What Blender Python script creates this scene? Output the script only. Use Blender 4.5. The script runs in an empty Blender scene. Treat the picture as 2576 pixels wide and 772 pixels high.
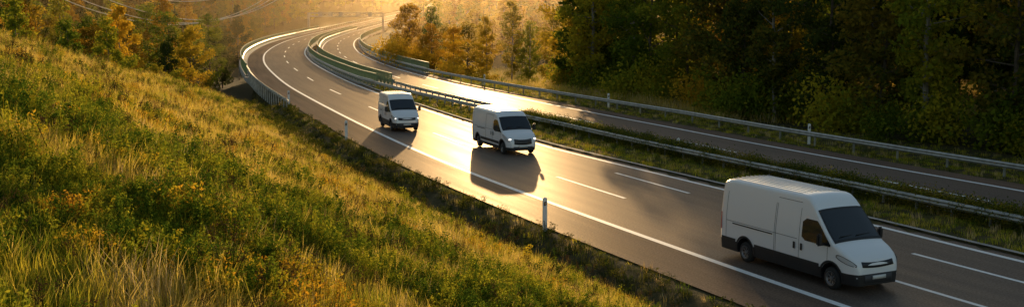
import bpy, bmesh, math, random
import numpy as np
from mathutils import Vector, Matrix
random.seed(7); rng=np.random.default_rng(7)
S=bpy.context.scene
# ------------------------------------------------------------------ materials
def lnk(nt,a,b): nt.links.new(a,b)
def newmat(name):
    m=bpy.data.materials.new(name); m.use_nodes=True
    nt=m.node_tree; b=nt.nodes['Principled BSDF']; return m,nt,b
def simple(name,col,rough=.5,metal=0,coat=0,emit=None,es=0,var=0.0,nscale=20,bump=0):
    m,nt,b=newmat(name)
    b.inputs['Base Color'].default_value=(*col,1); b.inputs['Roughness'].default_value=rough
    b.inputs['Metallic'].default_value=metal; b.inputs['Coat Weight'].default_value=coat
    b.inputs['Coat Roughness'].default_value=.08
    if emit: b.inputs['Emission Color'].default_value=(*emit,1); b.inputs['Emission Strength'].default_value=es
    if var>0 or bump>0:
        tc=nt.nodes.new('ShaderNodeTexCoord'); n=nt.nodes.new('ShaderNodeTexNoise'); n.inputs['Scale'].default_value=nscale; n.inputs['Detail'].default_value=6
        lnk(nt,tc.outputs['Object'],n.inputs['Vector'])
        if var>0:
            r=nt.nodes.new('ShaderNodeValToRGB'); lnk(nt,n.outputs['Fac'],r.inputs['Fac'])
            r.color_ramp.elements[0].position=.3; r.color_ramp.elements[1].position=.7
            r.color_ramp.elements[0].color=(*[c*(1-var) for c in col],1); r.color_ramp.elements[1].color=(*[min(1,c*(1+var)) for c in col],1)
            lnk(nt,r.outputs['Color'],b.inputs['Base Color'])
        if bump>0:
            bp=nt.nodes.new('ShaderNodeBump'); bp.inputs['Strength'].default_value=bump; lnk(nt,n.outputs['Fac'],bp.inputs['Height']); lnk(nt,bp.outputs['Normal'],b.inputs['Normal'])
    return m
def leafmat(name,stops,trans=.5,nscale=.15,objr=.5):
    """diffuse + translucent foliage; colour from instance random + world noise"""
    m=bpy.data.materials.new(name); m.use_nodes=True; nt=m.node_tree; nt.nodes.clear()
    o=nt.nodes.new('ShaderNodeOutputMaterial'); mx=nt.nodes.new('ShaderNodeMixShader'); d=nt.nodes.new('ShaderNodeBsdfDiffuse'); t=nt.nodes.new('ShaderNodeBsdfTranslucent')
    g=nt.nodes.new('ShaderNodeNewGeometry'); n=nt.nodes.new('ShaderNodeTexNoise'); n.inputs['Scale'].default_value=nscale; n.inputs['Detail'].default_value=4
    lnk(nt,g.outputs['Position'],n.inputs['Vector'])
    oi=nt.nodes.new('ShaderNodeObjectInfo')
    a=nt.nodes.new('ShaderNodeMath'); a.operation='MULTIPLY_ADD'; lnk(nt,oi.outputs['Random'],a.inputs[0]); a.inputs[1].default_value=objr; a.inputs[2].default_value=-objr/2
    b2=nt.nodes.new('ShaderNodeMath'); b2.operation='ADD'; lnk(nt,n.outputs['Fac'],b2.inputs[0]); lnk(nt,a.outputs[0],b2.inputs[1])
    r2=nt.nodes.new('ShaderNodeMath'); r2.operation='MULTIPLY_ADD'; lnk(nt,g.outputs['Random Per Island'],r2.inputs[0]); r2.inputs[1].default_value=.3; lnk(nt,b2.outputs[0],r2.inputs[2])
    r3=nt.nodes.new('ShaderNodeMath'); r3.operation='SUBTRACT'; lnk(nt,r2.outputs[0],r3.inputs[0]); r3.inputs[1].default_value=.15
    r=nt.nodes.new('ShaderNodeValToRGB'); lnk(nt,r3.outputs[0],r.inputs['Fac'])
    el=r.color_ramp.elements
    while len(el)<len(stops): el.new(.5)
    for e,(p,c) in zip(el,stops): e.position=p; e.color=(*c,1)
    lnk(nt,r.outputs['Color'],d.inputs['Color']); lnk(nt,r.outputs['Color'],t.inputs['Color'])
    mx.inputs[0].default_value=trans; lnk(nt,d.outputs[0],mx.inputs[1]); lnk(nt,t.outputs[0],mx.inputs[2]); lnk(nt,mx.outputs[0],o.inputs[0])
    return m
M_white=simple('white_paint',(.84,.85,.87),.3,0,.6)
M_white2=simple('white_post',(.85,.85,.83),.5)
M_black=simple('black_plastic',(.018,.018,.02),.5)
M_seam=simple('seam_dark',(.05,.05,.055),.6)
M_glass=simple('vehicle_glass',(.015,.02,.024),.06,0,.5)
M_tyre=simple('tyre_rubber',(.02,.02,.02),.85)
M_rim=simple('wheel_rim',(.25,.25,.26),.4,.7)
M_lamp=simple('headlamp_glass',(.6,.62,.65),.15,0,1)
M_lampon=simple('headlamp_lit',(.9,.9,.85),.2,0,1,(1,.93,.8),3)
M_red=simple('tail_lamp',(.5,.02,.01),.25,0,1)
M_plate=simple('licence_plate',(.7,.7,.68),.4)
M_car=simple('dark_car_paint',(.08,.09,.1),.3,.3,.8)
M_steel=simple('galvanised_steel',(.36,.36,.34),.5,.6,0,None,0,.25,3)
M_green=simple('bridge_railing_paint',(.2,.27,.14),.45,.2,0,None,0,.15,3)
M_conc=simple('concrete',(.34,.32,.29),.85,0,0,None,0,.2,2,.2)
M_bark=simple('bark',(.09,.07,.05),.9,0,0,None,0,.4,4,.5)
M_birch=simple('birch_bark',(.2,.18,.15),.8,0,0,None,0,.5,3,.3)
M_wire=simple('wire',(.75,.68,.55),.45,.1)
M_blue=simple('sign_back',(.3,.31,.32),.5,.5)
# ------------------------------------------------------------------ alignment
def zp(y):
    y=np.asarray(y,float)
    return np.where(y<300,0,np.where(y<500,.03*(np.clip(y,300,500)-300)**2/400,3+.03*(y-500)))
K=np.array([(52,-55),(38,-25),(24.6,2),(17,17),(9.5,31.8),(1.7,48.9),(-4.4,63.4),(-11.6,83.4),(-20.1,108.8),(-26.5,129.2),(-35.6,162.2),(-41.7,187.3),(-47.9,217.6),(-55.0,262.3),(-60.9,312.5),(-64.6,374.8),(-64.9,452.8),(-61.8,521.7),(-57.5,596),(-52,703),(-47,833),(-42,1000),(-38,1150)],float)
def catmull(P,n=30):
    out=[]
    for i in range(1,len(P)-2):
        p0,p1,p2,p3=P[i-1],P[i],P[i+1],P[i+2]
        for k in range(n):
            t=k/n
            out.append(.5*((2*p1)+(-p0+p2)*t+(2*p0-5*p1+4*p2-p3)*t*t+(-p0+3*p1-3*p2+p3)*t**3))
    out.append(P[-2]); return np.array(out)
C=catmull(K)
seg=np.hypot(*np.diff(C,axis=0).T); cs=np.concatenate([[0],np.cumsum(seg)])
SL=np.arange(0,cs[-1],1.0)
LX=np.interp(SL,cs,C[:,0]); LY=np.interp(SL,cs,C[:,1])
for _ in range(60):
    LX[1:-1]=(LX[:-2]+2*LX[1:-1]+LX[2:])/4; LY[1:-1]=(LY[:-2]+2*LY[1:-1]+LY[2:])/4
TX=np.gradient(LX); TY=np.gradient(LY); nn=np.hypot(TX,TY); TX/=nn; TY/=nn
NX=TY; NY=-TX     # to the right when looking away from the camera
def prof(pts):
    a=np.array(pts,float); return lambda y: np.interp(y,a[:,0],a[:,1])
RE=prof([(0,9.6),(40,9.5),(54,8.9),(66,8.1),(80,7.6),(110,7.4),(1200,7.4)])
RR=prof([(0,22.2),(45,21.8),(60,21.3),(73,20.8),(95,19.4),(115,18.5),(150,17.7),(1200,17.6)])
RL=lambda y: RR(y)-prof([(0,7.3),(100,7.2),(150,6.9),(1200,6.9)])(y)
MG=prof([(0,13.4),(45,13.2),(72,12.1),(90,10.6),(102,9.5),(125,8.2),(150,7.95),(1200,7.95)])
MG2=prof([(0,14.3),(60,13.4),(82,12.5),(107,11.0),(139,10.2),(160,10.15),(1200,10.15)])
RG=prof([(0,25.2),(56,24.7),(77,24.2),(91,23),(113,21),(138,19.4),(160,19.1),(1200,19.1)])
const=lambda c:(lambda y: np.full_like(np.asarray(y,float),c))
def idx_y(y): return int(np.argmin(np.abs(LY-y)))
def path(offf,y0,y1,dz=0,step=1):
    i0,i1=idx_y(y0),idx_y(y1); I=np.arange(i0,i1+1,step)
    o=offf(LY[I]); return np.stack([LX[I]+NX[I]*o,LY[I]+NY[I]*o,zp(LY[I])+dz],1),I
def mesh_obj(name,V,F,mats,mi=None,smooth=False,parent=None,uv=None):
    me=bpy.data.meshes.new(name); me.from_pydata([tuple(map(float,v)) for v in V],[],[tuple(map(int,f)) for f in F])
    for m in (mats if isinstance(mats,list) else [mats]): me.materials.append(m)
    if mi is not None: me.polygons.foreach_set('material_index',np.array(mi,dtype=np.int32))
    if smooth: me.polygons.foreach_set('use_smooth',np.ones(len(me.polygons),dtype=bool))
    if uv is not None:
        l=me.uv_layers.new(name='UVMap'); vi=np.zeros(len(me.loops),dtype=np.int32); me.loops.foreach_get('vertex_index',vi)
        l.data.foreach_set('uv',np.asarray(uv,float)[vi].ravel())
    me.update(); ob=bpy.data.objects.new(name,me); S.collection.objects.link(ob)
    if parent: ob.parent=parent
    return ob
def ribbon(name,fa,fb,y0,y1,dz,mat,parent=None,nx=1,step=1,thick=0):
    i0,i1=idx_y(y0),idx_y(y1); I=np.arange(i0,i1+1,step)
    a=fa(LY[I]); b=fb(LY[I]); V=[];UV=[];F=[]
    for k in range(nx+1):
        o=a+(b-a)*k/nx
        V.append(np.stack([LX[I]+NX[I]*o,LY[I]+NY[I]*o,zp(LY[I])+dz],1)); UV.append(np.stack([o,SL[I]],1))
    n=len(I)
    for k in range(nx):
        for i in range(n-1): F.append((k*n+i,(k+1)*n+i,(k+1)*n+i+1,k*n+i+1))
    V=np.concatenate(V);UV=np.concatenate(UV)
    return mesh_obj(name,V,F,mat,uv=UV,parent=parent)
# road material
def roadmat(name,base,gl):
    m,nt,b=newmat(name); nt.nodes.remove(b); out=[q for q in nt.nodes if q.type=='OUTPUT_MATERIAL'][0]
    uv=nt.nodes.new('ShaderNodeUVMap'); g=nt.nodes.new('ShaderNodeNewGeometry')
    n1=nt.nodes.new('ShaderNodeTexNoise'); n1.inputs['Scale'].default_value=14; n1.inputs['Detail'].default_value=8; n1.inputs['Roughness'].default_value=.75; lnk(nt,g.outputs['Position'],n1.inputs['Vector'])
    mp=nt.nodes.new('ShaderNodeMapping'); mp.inputs['Scale'].default_value=(1.1,.03,1); lnk(nt,uv.outputs['UV'],mp.inputs['Vector'])
    n2=nt.nodes.new('ShaderNodeTexNoise'); n2.inputs['Scale'].default_value=1.6; n2.inputs['Detail'].default_value=4; lnk(nt,mp.outputs[0],n2.inputs['Vector'])
    n3=nt.nodes.new('ShaderNodeTexNoise'); n3.inputs['Scale'].default_value=.08; n3.inputs['Detail'].default_value=3; lnk(nt,g.outputs['Position'],n3.inputs['Vector'])
    def ramp(src,c0,c1,p0=.3,p1=.7):
        r=nt.nodes.new('ShaderNodeValToRGB'); r.color_ramp.elements[0].position=p0; r.color_ramp.elements[1].position=p1
        r.color_ramp.elements[0].color=(*c0,1); r.color_ramp.elements[1].color=(*c1,1); lnk(nt,src,r.inputs['Fac']); return r.outputs['Color']
    c=ramp(n1.outputs['Fac'],[x*.45 for x in base],[x*1.8 for x in base])
    s=ramp(n2.outputs['Fac'],(.68,.68,.70),(1.35,1.3,1.22)); s3=ramp(n3.outputs['Fac'],(.85,.85,.85),(1.15,1.12,1.1))
    mx=nt.nodes.new('ShaderNodeMix'); mx.data_type='RGBA'; mx.blend_type='MULTIPLY'; mx.inputs[0].default_value=1; lnk(nt,c,mx.inputs[6]); lnk(nt,s,mx.inputs[7])
    mx2=nt.nodes.new('ShaderNodeMix'); mx2.data_type='RGBA'; mx2.blend_type='MULTIPLY'; mx2.inputs[0].default_value=1; lnk(nt,mx.outputs[2],mx2.inputs[6]); lnk(nt,s3,mx2.inputs[7])
    df=nt.nodes.new('ShaderNodeBsdfDiffuse'); df.inputs['Roughness'].default_value=.6; lnk(nt,mx2.outputs[2],df.inputs['Color'])
    gs=nt.nodes.new('ShaderNodeBsdfGlossy'); gs.inputs['Color'].default_value=(1,.90,.78,1)
    rr=nt.nodes.new('ShaderNodeMapRange'); lnk(nt,n2.outputs['Fac'],rr.inputs[0]); rr.inputs[1].default_value=.3; rr.inputs[2].default_value=.7; rr.inputs[3].default_value=.50; rr.inputs[4].default_value=.42
    lnk(nt,rr.outputs[0],gs.inputs['Roughness'])
    gm=nt.nodes.new('ShaderNodeMapRange'); lnk(nt,n1.outputs['Fac'],gm.inputs[0]); gm.inputs[1].default_value=.35; gm.inputs[2].default_value=.65; gm.inputs[3].default_value=gl*.6; gm.inputs[4].default_value=gl*1.4
    mix=nt.nodes.new('ShaderNodeMixShader'); lnk(nt,gm.outputs[0],mix.inputs[0]); lnk(nt,df.outputs[0],mix.inputs[1]); lnk(nt,gs.outputs[0],mix.inputs[2]); lnk(nt,mix.outputs[0],out.inputs['Surface'])
    bp=nt.nodes.new('ShaderNodeBump'); bp.inputs['Strength'].default_value=.35; bp.inputs['Distance'].default_value=.01; lnk(nt,n1.outputs['Fac'],bp.inputs['Height']); lnk(nt,bp.outputs[0],gs.inputs['Normal']); lnk(nt,bp.outputs[0],df.inputs['Normal'])
    return m
M_road=roadmat('asphalt',(.078,.058,.048),.115)
M_road2=roadmat('asphalt_shoulder',(.115,.076,.056),.06)
M_line=simple('road_line_paint',(.85,.85,.83),.6,0,0,None,0,.1,9)
def emp(name):
    e=bpy.data.objects.new(name,None); S.collection.objects.link(e); return e
hw=emp('motorway')
Y0,Y1=-40,1080
ribbon('left_lanes',const(-.15),lambda y:RE(y)+.6,Y0,Y1,0,M_road,hw,4)
ribbon('left_shoulder',const(-2.6),const(-.15),Y0,Y1,0,M_road2,hw,1)
ribbon('right_lanes',lambda y:RL(y)-.6,lambda y:RR(y)+.15,Y0,Y1,0,M_road,hw,4)
ribbon('right_shoulder',lambda y:RR(y)+.15,lambda y:RR(y)+1.7,Y0,Y1,0,M_road2,hw,1)
def line(name,f,w,y0=Y0,y1=Y1): ribbon(name,lambda y:f(y)-w/2,lambda y:f(y)+w/2,y0,y1,.006,M_line,hw,1)
line('edge_line_1',const(0),.28); line('edge_line_2',RE,.26); line('edge_line_3',RL,.26); line('edge_line_4',RR,.28)
def dashes(name,f,ystart,y0,y1,period,ln,w=.19):
    V=[];F=[]
    s=SL[idx_y(ystart)]
    ks=range(-8,60)
    for k in ks:
        a=s+k*period
        if a<0 or a+ln>=SL[-2]: continue
        if not (y0<=LY[int(a)]<=y1): continue
        n=6
        for j in range(n+1):
            q=a+ln*j/n; x=np.interp(q,SL,LX); y=np.interp(q,SL,LY); nx=np.interp(q,SL,NX); ny=np.interp(q,SL,NY); o=float(f(y)); z=float(zp(y))+.006
            V+= [(x+nx*(o-w/2),y+ny*(o-w/2),z),(x+nx*(o+w/2),y+ny*(o+w/2),z)]
            if j<n:
                b=len(V)-2; F.append((b,b+1,b+3,b+2))
    mesh_obj(name,V,F,M_line,parent=hw)
dashes('lane_dashes_1',const(3.6),48.3,-20,1000,21.9,7.2)
dashes('lane_dashes_2',prof([(0,7.2),(60,7.0),(70,6.6)]),49,-20,62,21.5,7.2)
dashes('lane_dashes_3',lambda y:RR(y)-3.65,59.5,-20,1000,19.5,7.0)
k=ribbon('median_kerb',lambda y:RE(y)+.6,lambda y:RE(y)+.85,Y0,140,.1,M_conc,hw)
ribbon('median_kerb_face',lambda y:RE(y)+.597,lambda y:RE(y)+.6,Y0,140,.05,M_conc,hw)
# ------------------------------------------------------------------ terrain
def vnoise(x,y,sc,seed=0):
    x=x/sc+seed*13.7; y=y/sc+seed*7.3
    xi=np.floor(x).astype(int); yi=np.floor(y).astype(int); fx=x-xi; fy=y-yi
    def h(a,b): 
        v=np.sin(a*127.1+b*311.7+seed*74.7)*43758.5453; return v-np.floor(v)
    fx=fx*fx*(3-2*fx); fy=fy*fy*(3-2*fy)
    return (h(xi,yi)*(1-fx)+h(xi+1,yi)*fx)*(1-fy)+(h(xi,yi+1)*(1-fx)+h(xi+1,yi+1)*fx)*fy
def sstep(x,a,b):
    t=np.clip((x-a)/(b-a),0,1); return t*t*(3-2*t)
def so(x,y):
    x=np.asarray(x,float).ravel(); y=np.asarray(y,float).ravel()
    off=np.empty_like(x); ys=np.empty_like(x)
    CH=4000
    sx,sy=LX[::2],LY[::2]
    for a in range(0,len(x),CH):
        dx=x[a:a+CH,None]-sx[None]; dy=y[a:a+CH,None]-sy[None]
        j=np.argmin(dx*dx+dy*dy,1); r=np.arange(len(j)); J=j*2
        off[a:a+CH]=dx[r,j]*NX[J]+dy[r,j]*NY[J]; ys[a:a+CH]=sy[j]
    return off,ys
def foot(ys): return np.interp(ys,[30,60,100],[2.2,3.1,4.2])
def ground(x,y):
    x=np.asarray(x,float).ravel(); y=np.asarray(y,float).ravel()
    off,ys=so(x,y); zr=zp(ys)
    n1=vnoise(x,y,9,1)-.5; n2=vnoise(x,y,2.5,2)-.5; n3=vnoise(x,y,60,3)-.5
    wid=RR(ys)+1.7
    valley=-9+n3*4
    t=-2.6-off
    tt=np.clip(t-foot(ys),0,None)
    hill=.43*tt*tt/(tt+1.3)+.02*tt
    hill=np.where(hill>8,8+(hill-8)*.25,hill)
    hill=hill-1.9*np.exp(-((x+3)**2+(y-0)**2)/(2*10.0**2))*np.clip(tt/6,0,1)
    hill=hill+ (n1*.6+n2*.3)*np.clip((t-2.5)/4,0,1)
    w1=np.clip(-27.5-x,0,None); w2=np.clip(y-101,0,None)
    hill=hill-w1*w1/(w1+3)*1.0-w2*w2/(w2+4)*.6
    ditch=-.06-.45*sstep(t,.6,1.6)*(1-sstep(t,1.9,3.4))
    left=ditch+hill
    left=np.maximum(left,valley)
    t2=off-wid
    right=-.06-.5*sstep(t2,1.5,4)+.0*t2+n1*.5*np.clip(t2/6,0,1)
    right=right*(1-sstep(y,125,165))+ (np.minimum(0,-.4*np.clip(t2-1,0,15)+n1*.5))*sstep(y,125,165)
    right=np.maximum(right,valley)
    inside=np.full_like(x,-.04)
    md=(off>RE(ys)+.7)&(off<RL(ys)-.7)&(y<128)
    inside=np.where(md,.06,inside)
    z=np.where(t>0,left,np.where(t2>0,right,inside))
    br=sstep(ys,142,165)*(1-sstep(ys,385,420))
    z=np.where((t<=0)&(t2<=0),z*(1-br)+valley*br,z)
    d=np.where(t>0,t,np.where(t2>0,t2,0))
    far=sstep(y,380,430)
    zf=zr-.35+np.where(t>0,.16*np.clip(t-4,0,None),np.where(t2>0,.10*np.clip(t2-4,0,None),0))+n3*6*np.clip(d/30,0,1)
    zf=np.where(y>700,zf+.09*(y-700)*np.clip(d/60,0,1),zf)
    z=z*(1-far)+zf*far
    z=z+np.where(t>0,.28*np.clip(t-55,0,160)*sstep(y,110,200)*(1-far),0)
    z=z+np.where(t2>0,.12*np.clip(t2-70,0,200)*(1-far),0)
    return z
def axis(segs):
    out=[]
    for a,b,s in segs: out.append(np.arange(a,b,s))
    return np.concatenate(out+[[segs[-1][1]]])
gx=axis([(-900,-300,40),(-300,-90,10),(-90,-45,3),(-45,45,.8),(45,90,3),(90,300,12),(300,900,40)])
gy=axis([(-120,-10,6),(-10,112,.8),(112,190,2),(190,460,5),(460,800,12),(800,1600,40)])
GX,GY=np.meshgrid(gx,gy); GZ=ground(GX,GY)
nxg=len(gx);nyg=len(gy)
V=np.stack([GX.ravel(),GY.ravel(),GZ],1)
ii=np.arange(nyg-1)[:,None]*nxg+np.arange(nxg-1)[None]; ii=ii.ravel()
F=np.stack([ii,ii+1,ii+1+nxg,ii+nxg],1)
mg,nt,b=newmat('ground_soil_grass'); b.inputs['Roughness'].default_value=1; b.inputs['Specular IOR Level'].default_value=.1
g=nt.nodes.new('ShaderNodeNewGeometry'); n=nt.nodes.new('ShaderNodeTexNoise'); n.inputs['Scale'].default_value=1.2; n.inputs['Detail'].default_value=10; n.inputs['Roughness'].default_value=.7
lnk(nt,g.outputs['Position'],n.inputs['Vector']); r=nt.nodes.new('ShaderNodeValToRGB'); lnk(nt,n.outputs['Fac'],r.inputs['Fac'])
r.color_ramp.elements[0].position=.3; r.color_ramp.elements[0].color=(.03,.032,.012,1); r.color_ramp.elements[1].position=.7; r.color_ramp.elements[1].color=(.12,.095,.04,1)
lnk(nt,r.outputs['Color'],b.inputs['Base Color'])
bpn=nt.nodes.new('ShaderNodeBump'); bpn.inputs['Strength'].default_value=.8; bpn.inputs['Distance'].default_value=.15; lnk(nt,n.outputs['Fac'],bpn.inputs['Height']); lnk(nt,bpn.outputs[0],b.inputs['Normal'])
mesh_obj('ground',V,F,mg,smooth=True)
# ------------------------------------------------------------------ rails
def sweep(profile,P,I,side=1,closed=False):
    V=[];F=[];m=len(profile);n=len(P)
    for p,i in zip(P,I):
        for (a,z) in profile: V.append((p[0]+NX[i]*a*side,p[1]+NY[i]*a*side,p[2]+z))
    for k in range(n-1):
        for j in range(m if closed else m-1):
            j2=(j+1)%m
            F.append((k*m+j,k*m+j2,(k+1)*m+j2,(k+1)*m+j))
    return V,F
def boxes(cen,I,sx,sy,z0,z1,V,F):
    for p,i in zip(cen,I):
        b=len(V); n=(NX[i],NY[i]); t=(TX[i],TY[i])
        for z in (z0,z1):
            for a,c in ((-1,-1),(1,-1),(1,1),(-1,1)):
                V.append((p[0]+n[0]*a*sx/2+t[0]*c*sy/2,p[1]+n[1]*a*sx/2+t[1]*c*sy/2,p[2]+z))
        F+= [(b,b+1,b+2,b+3),(b+4,b+5,b+6,b+7),(b,b+1,b+5,b+4),(b+1,b+2,b+6,b+5),(b+2,b+3,b+7,b+6),(b+3,b,b+4,b+7)]
WB=[(.0,.44),(.0,.47),(.07,.50),(.07,.55),(.0,.58),(.0,.61),(.07,.64),(.07,.69),(.0,.72),(.0,.75),(-.015,.75)]
def guardrail(name,f,y0,y1,side,pstep=2):
    P,I=path(f,y0,y1); e=emp(name)
    V,F=sweep(WB,P,I,side); mesh_obj('beam',V,F,M_steel,smooth=True,parent=e)
    V=[];F=[]; o=P.copy(); o[:,0]-=NX[I]*side*.12; o[:,1]-=NY[I]*side*.12
    boxes(o[::pstep],I[::pstep],.12,.06,-.8,.70,V,F)
    o2=P.copy(); o2[:,0]-=NX[I]*side*.04; o2[:,1]-=NY[I]*side*.04
    boxes(o2[::pstep],I[::pstep],.07,.1,.52,.66,V,F)
    mesh_obj('posts',V,F,M_steel,parent=e); return e
guardrail('guardrail',MG,-30,150,-1)
guardrail('guardrail',MG2,78,150,1)
guardrail('guardrail',RG,-30,150,-1,4)
guardrail('guardrail',const(-3.3),97,150,1)
guardrail('guardrail',const(-3.4),400,1000,1,4)
guardrail('guardrail',RG,400,1000,-1,4)
guardrail('guardrail',lambda y:(MG(y)+MG2(y))/2,400,1000,-1,4)
def bar(P,I,lat,z,w,h,V,F):
    a,b=sweep([(lat-w/2,z-h/2),(lat+w/2,z-h/2),(lat+w/2,z+h/2),(lat-w/2,z+h/2)],P,I,1,True)
    o=len(V); V+=a; F+=[tuple(x+o for x in f) for f in b]
def parapet(name,f,y0,y1,side,h=1.25,dense=True):
    e=emp(name); P,I=path(f,y0,y1)
    V,F=sweep([(-.3,-.5),(.3,-.5),(.3,.14),(-.3,.14)],P,I,1,True); mesh_obj('coping',V,F,M_conc,parent=e)
    V=[];F=[]; bar(P,I,-.12*side,h,.12,.10,V,F); bar(P,I,-.12*side,.28,.05,.05,V,F)
    boxes(P[::2]-np.stack([NX[I[::2]]*.12*side,NY[I[::2]]*.12*side,0*NX[I[::2]]],1),I[::2],.10,.10,.14,h,V,F)
    nI=len(I)
    for q in np.arange(0,nI-1,.25):
        i=int(q); fr=q-i; p=P[i]*(1-fr)+P[i+1]*fr; ix=I[i]
        p=p-np.array([NX[ix]*.12*side,NY[ix]*.12*side,0])
        boxes([p],[ix],.035,.05,.28,h,V,F)
    mesh_obj('railing',V,F,M_green,parent=e)
    W=[(a,z+.12) for a,z in WB]
    PP=P.copy(); PP[:,0]+=NX[I]*side*.22; PP[:,1]+=NY[I]*side*.22
    V,F=sweep(W,PP,I,side); mesh_obj('beam',V,F,M_steel,smooth=True,parent=e)
parapet('bridge_railing',const(-3.5),142,398,1,1.6)
parapet('bridge_railing',lambda y:MG(y)+.1,118,398,-1,1.5)
parapet('bridge_railing',lambda y:MG2(y)-.1,118,398,1,1.5)
parapet('bridge_railing',RG,140,398,-1,1.5)
# bridge deck
br=emp('motorway_bridge')
def deck(name,fa,fb):
    P,I=path(const(0),140,405)
    V=[];F=[]
    for p,i in zip(P,I):
        a=float(fa(LY[i]));b_=float(fb(LY[i]))
        for o,z in ((a,-.02),(b_,-.02),(b_,-.5),(b_-1.5,-1.9),(a+1.5,-1.9),(a,-.5)): V.append((p[0]+NX[i]*o,p[1]+NY[i]*o,p[2]+z))
    n=len(P)
    for k in range(n-1):
        for j in range(6): F.append((k*6+j,k*6+(j+1)%6,(k+1)*6+(j+1)%6,(k+1)*6+j))
    F.append(tuple(range(6))); F.append(tuple((n-1)*6+j for j in range(6)))
    mesh_obj(name,V,F,M_conc,parent=br)
    V=[];F=[]; Q,J=path(lambda y:(fa(y)+fb(y))/2,170,380); boxes(Q[::35],J[::35],3.2,1.4,-14,-1.8,V,F); mesh_obj(name+'_piers',V,F,M_conc,parent=br)
deck('deck_left',const(-3.9),lambda y:MG(y)+.5); deck('deck_right',lambda y:MG2(y)-.5,lambda y:RG(y)+.4)
# ------------------------------------------------------------------ gantry
def tube(name,a,b,w,mat,parent):
    a=Vector(a);b=Vector(b);d=b-a
    me=bpy.data.meshes.new(name); bm=bmesh.new(); bmesh.ops.create_cube(bm,size=1)
    for v in bm.verts: v.co=Vector((v.co.x*w,v.co.y*w,v.co.z*d.length))
    bm.to_mesh(me);bm.free(); me.materials.append(mat)
    o=bpy.data.objects.new(name,me); S.collection.objects.link(o); o.rotation_mode='QUATERNION'; o.rotation_quaternion=d.to_track_quat('Z','Y'); o.location=(a+b)/2; o.parent=parent
    return o
ga=emp('sign_gantry')
i=idx_y(385); zz=float(zp(385))
def gp(o,z): return (LX[i]+NX[i]*o,LY[i]+NY[i]*o,zz+z)
tube('leg_left',gp(-5,-1),gp(-5,6.3),.7,M_conc,ga); tube('leg_right',gp(20.5,-1),gp(20.5,6.3),.7,M_conc,ga)
for z in (5.1,6.2): tube('chord',gp(-5,z),gp(20.5,z),.4,M_conc,ga)
for k in range(18):
    a=-5+25.5*k/18; tube('brace',gp(a,5.1 if k%2 else 6.2),gp(a+25.5/18,6.2 if k%2 else 5.1),.2,M_conc,ga)
for o in (-1,2.5,6,12,16): 
    t=tube('signal_panel',gp(o,4.9),gp(o,6.6),1.3,M_blue,ga); t.scale=(1,.15,1)
# ------------------------------------------------------------------ delineators
M_refl=simple('reflector_amber',(.7,.5,.3),.3)
def delin(y,off,h=1.1):
    e=emp('delineator_post'); i=idx_y(y); x=LX[i]+NX[i]*off; yy=LY[i]+NY[i]*off; z=float(ground([x],[yy])[0])
    pr=[(-.09,-.02),(.09,-.02),(.08,.05),(0,.07),(-.08,.05)]
    V=[];F=[]
    for zz_ in (-.2,h): V+=[(a,b_,zz_) for a,b_ in pr]
    V.append((0,.02,h+.04))
    for j in range(5): F+=[(j,(j+1)%5,5+(j+1)%5,5+j),(5+j,5+(j+1)%5,10)]
    mesh_obj('post',V,F,M_white2,parent=e)
    V=[(-.06,-.024,h-.30),(.06,-.024,h-.27),(.06,-.024,h-.12),(-.06,-.024,h-.15)]
    mesh_obj('black_band',V,[(0,1,2,3)],M_black,parent=e)
    mesh_obj('reflector',[(-.02,-.027,h-.25),(.02,-.027,h-.25),(.02,-.027,h-.17),(-.02,-.027,h-.17)],[(0,1,2,3)],M_refl,parent=e)
    e.location=(x,yy,max(z,-.1)); e.rotation_euler=(0,0,math.atan2(TY[i],TX[i])-math.pi/2)
for y,o in ((44.2,-2.85),(73.2,-2.9),(100.5,-2.85)): delin(y,o,1.3)
for y in (62,90,118): delin(y,float(RG(y))+.35,1.25)
delin(60,float(MG(60))+1.0,1.05)
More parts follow.
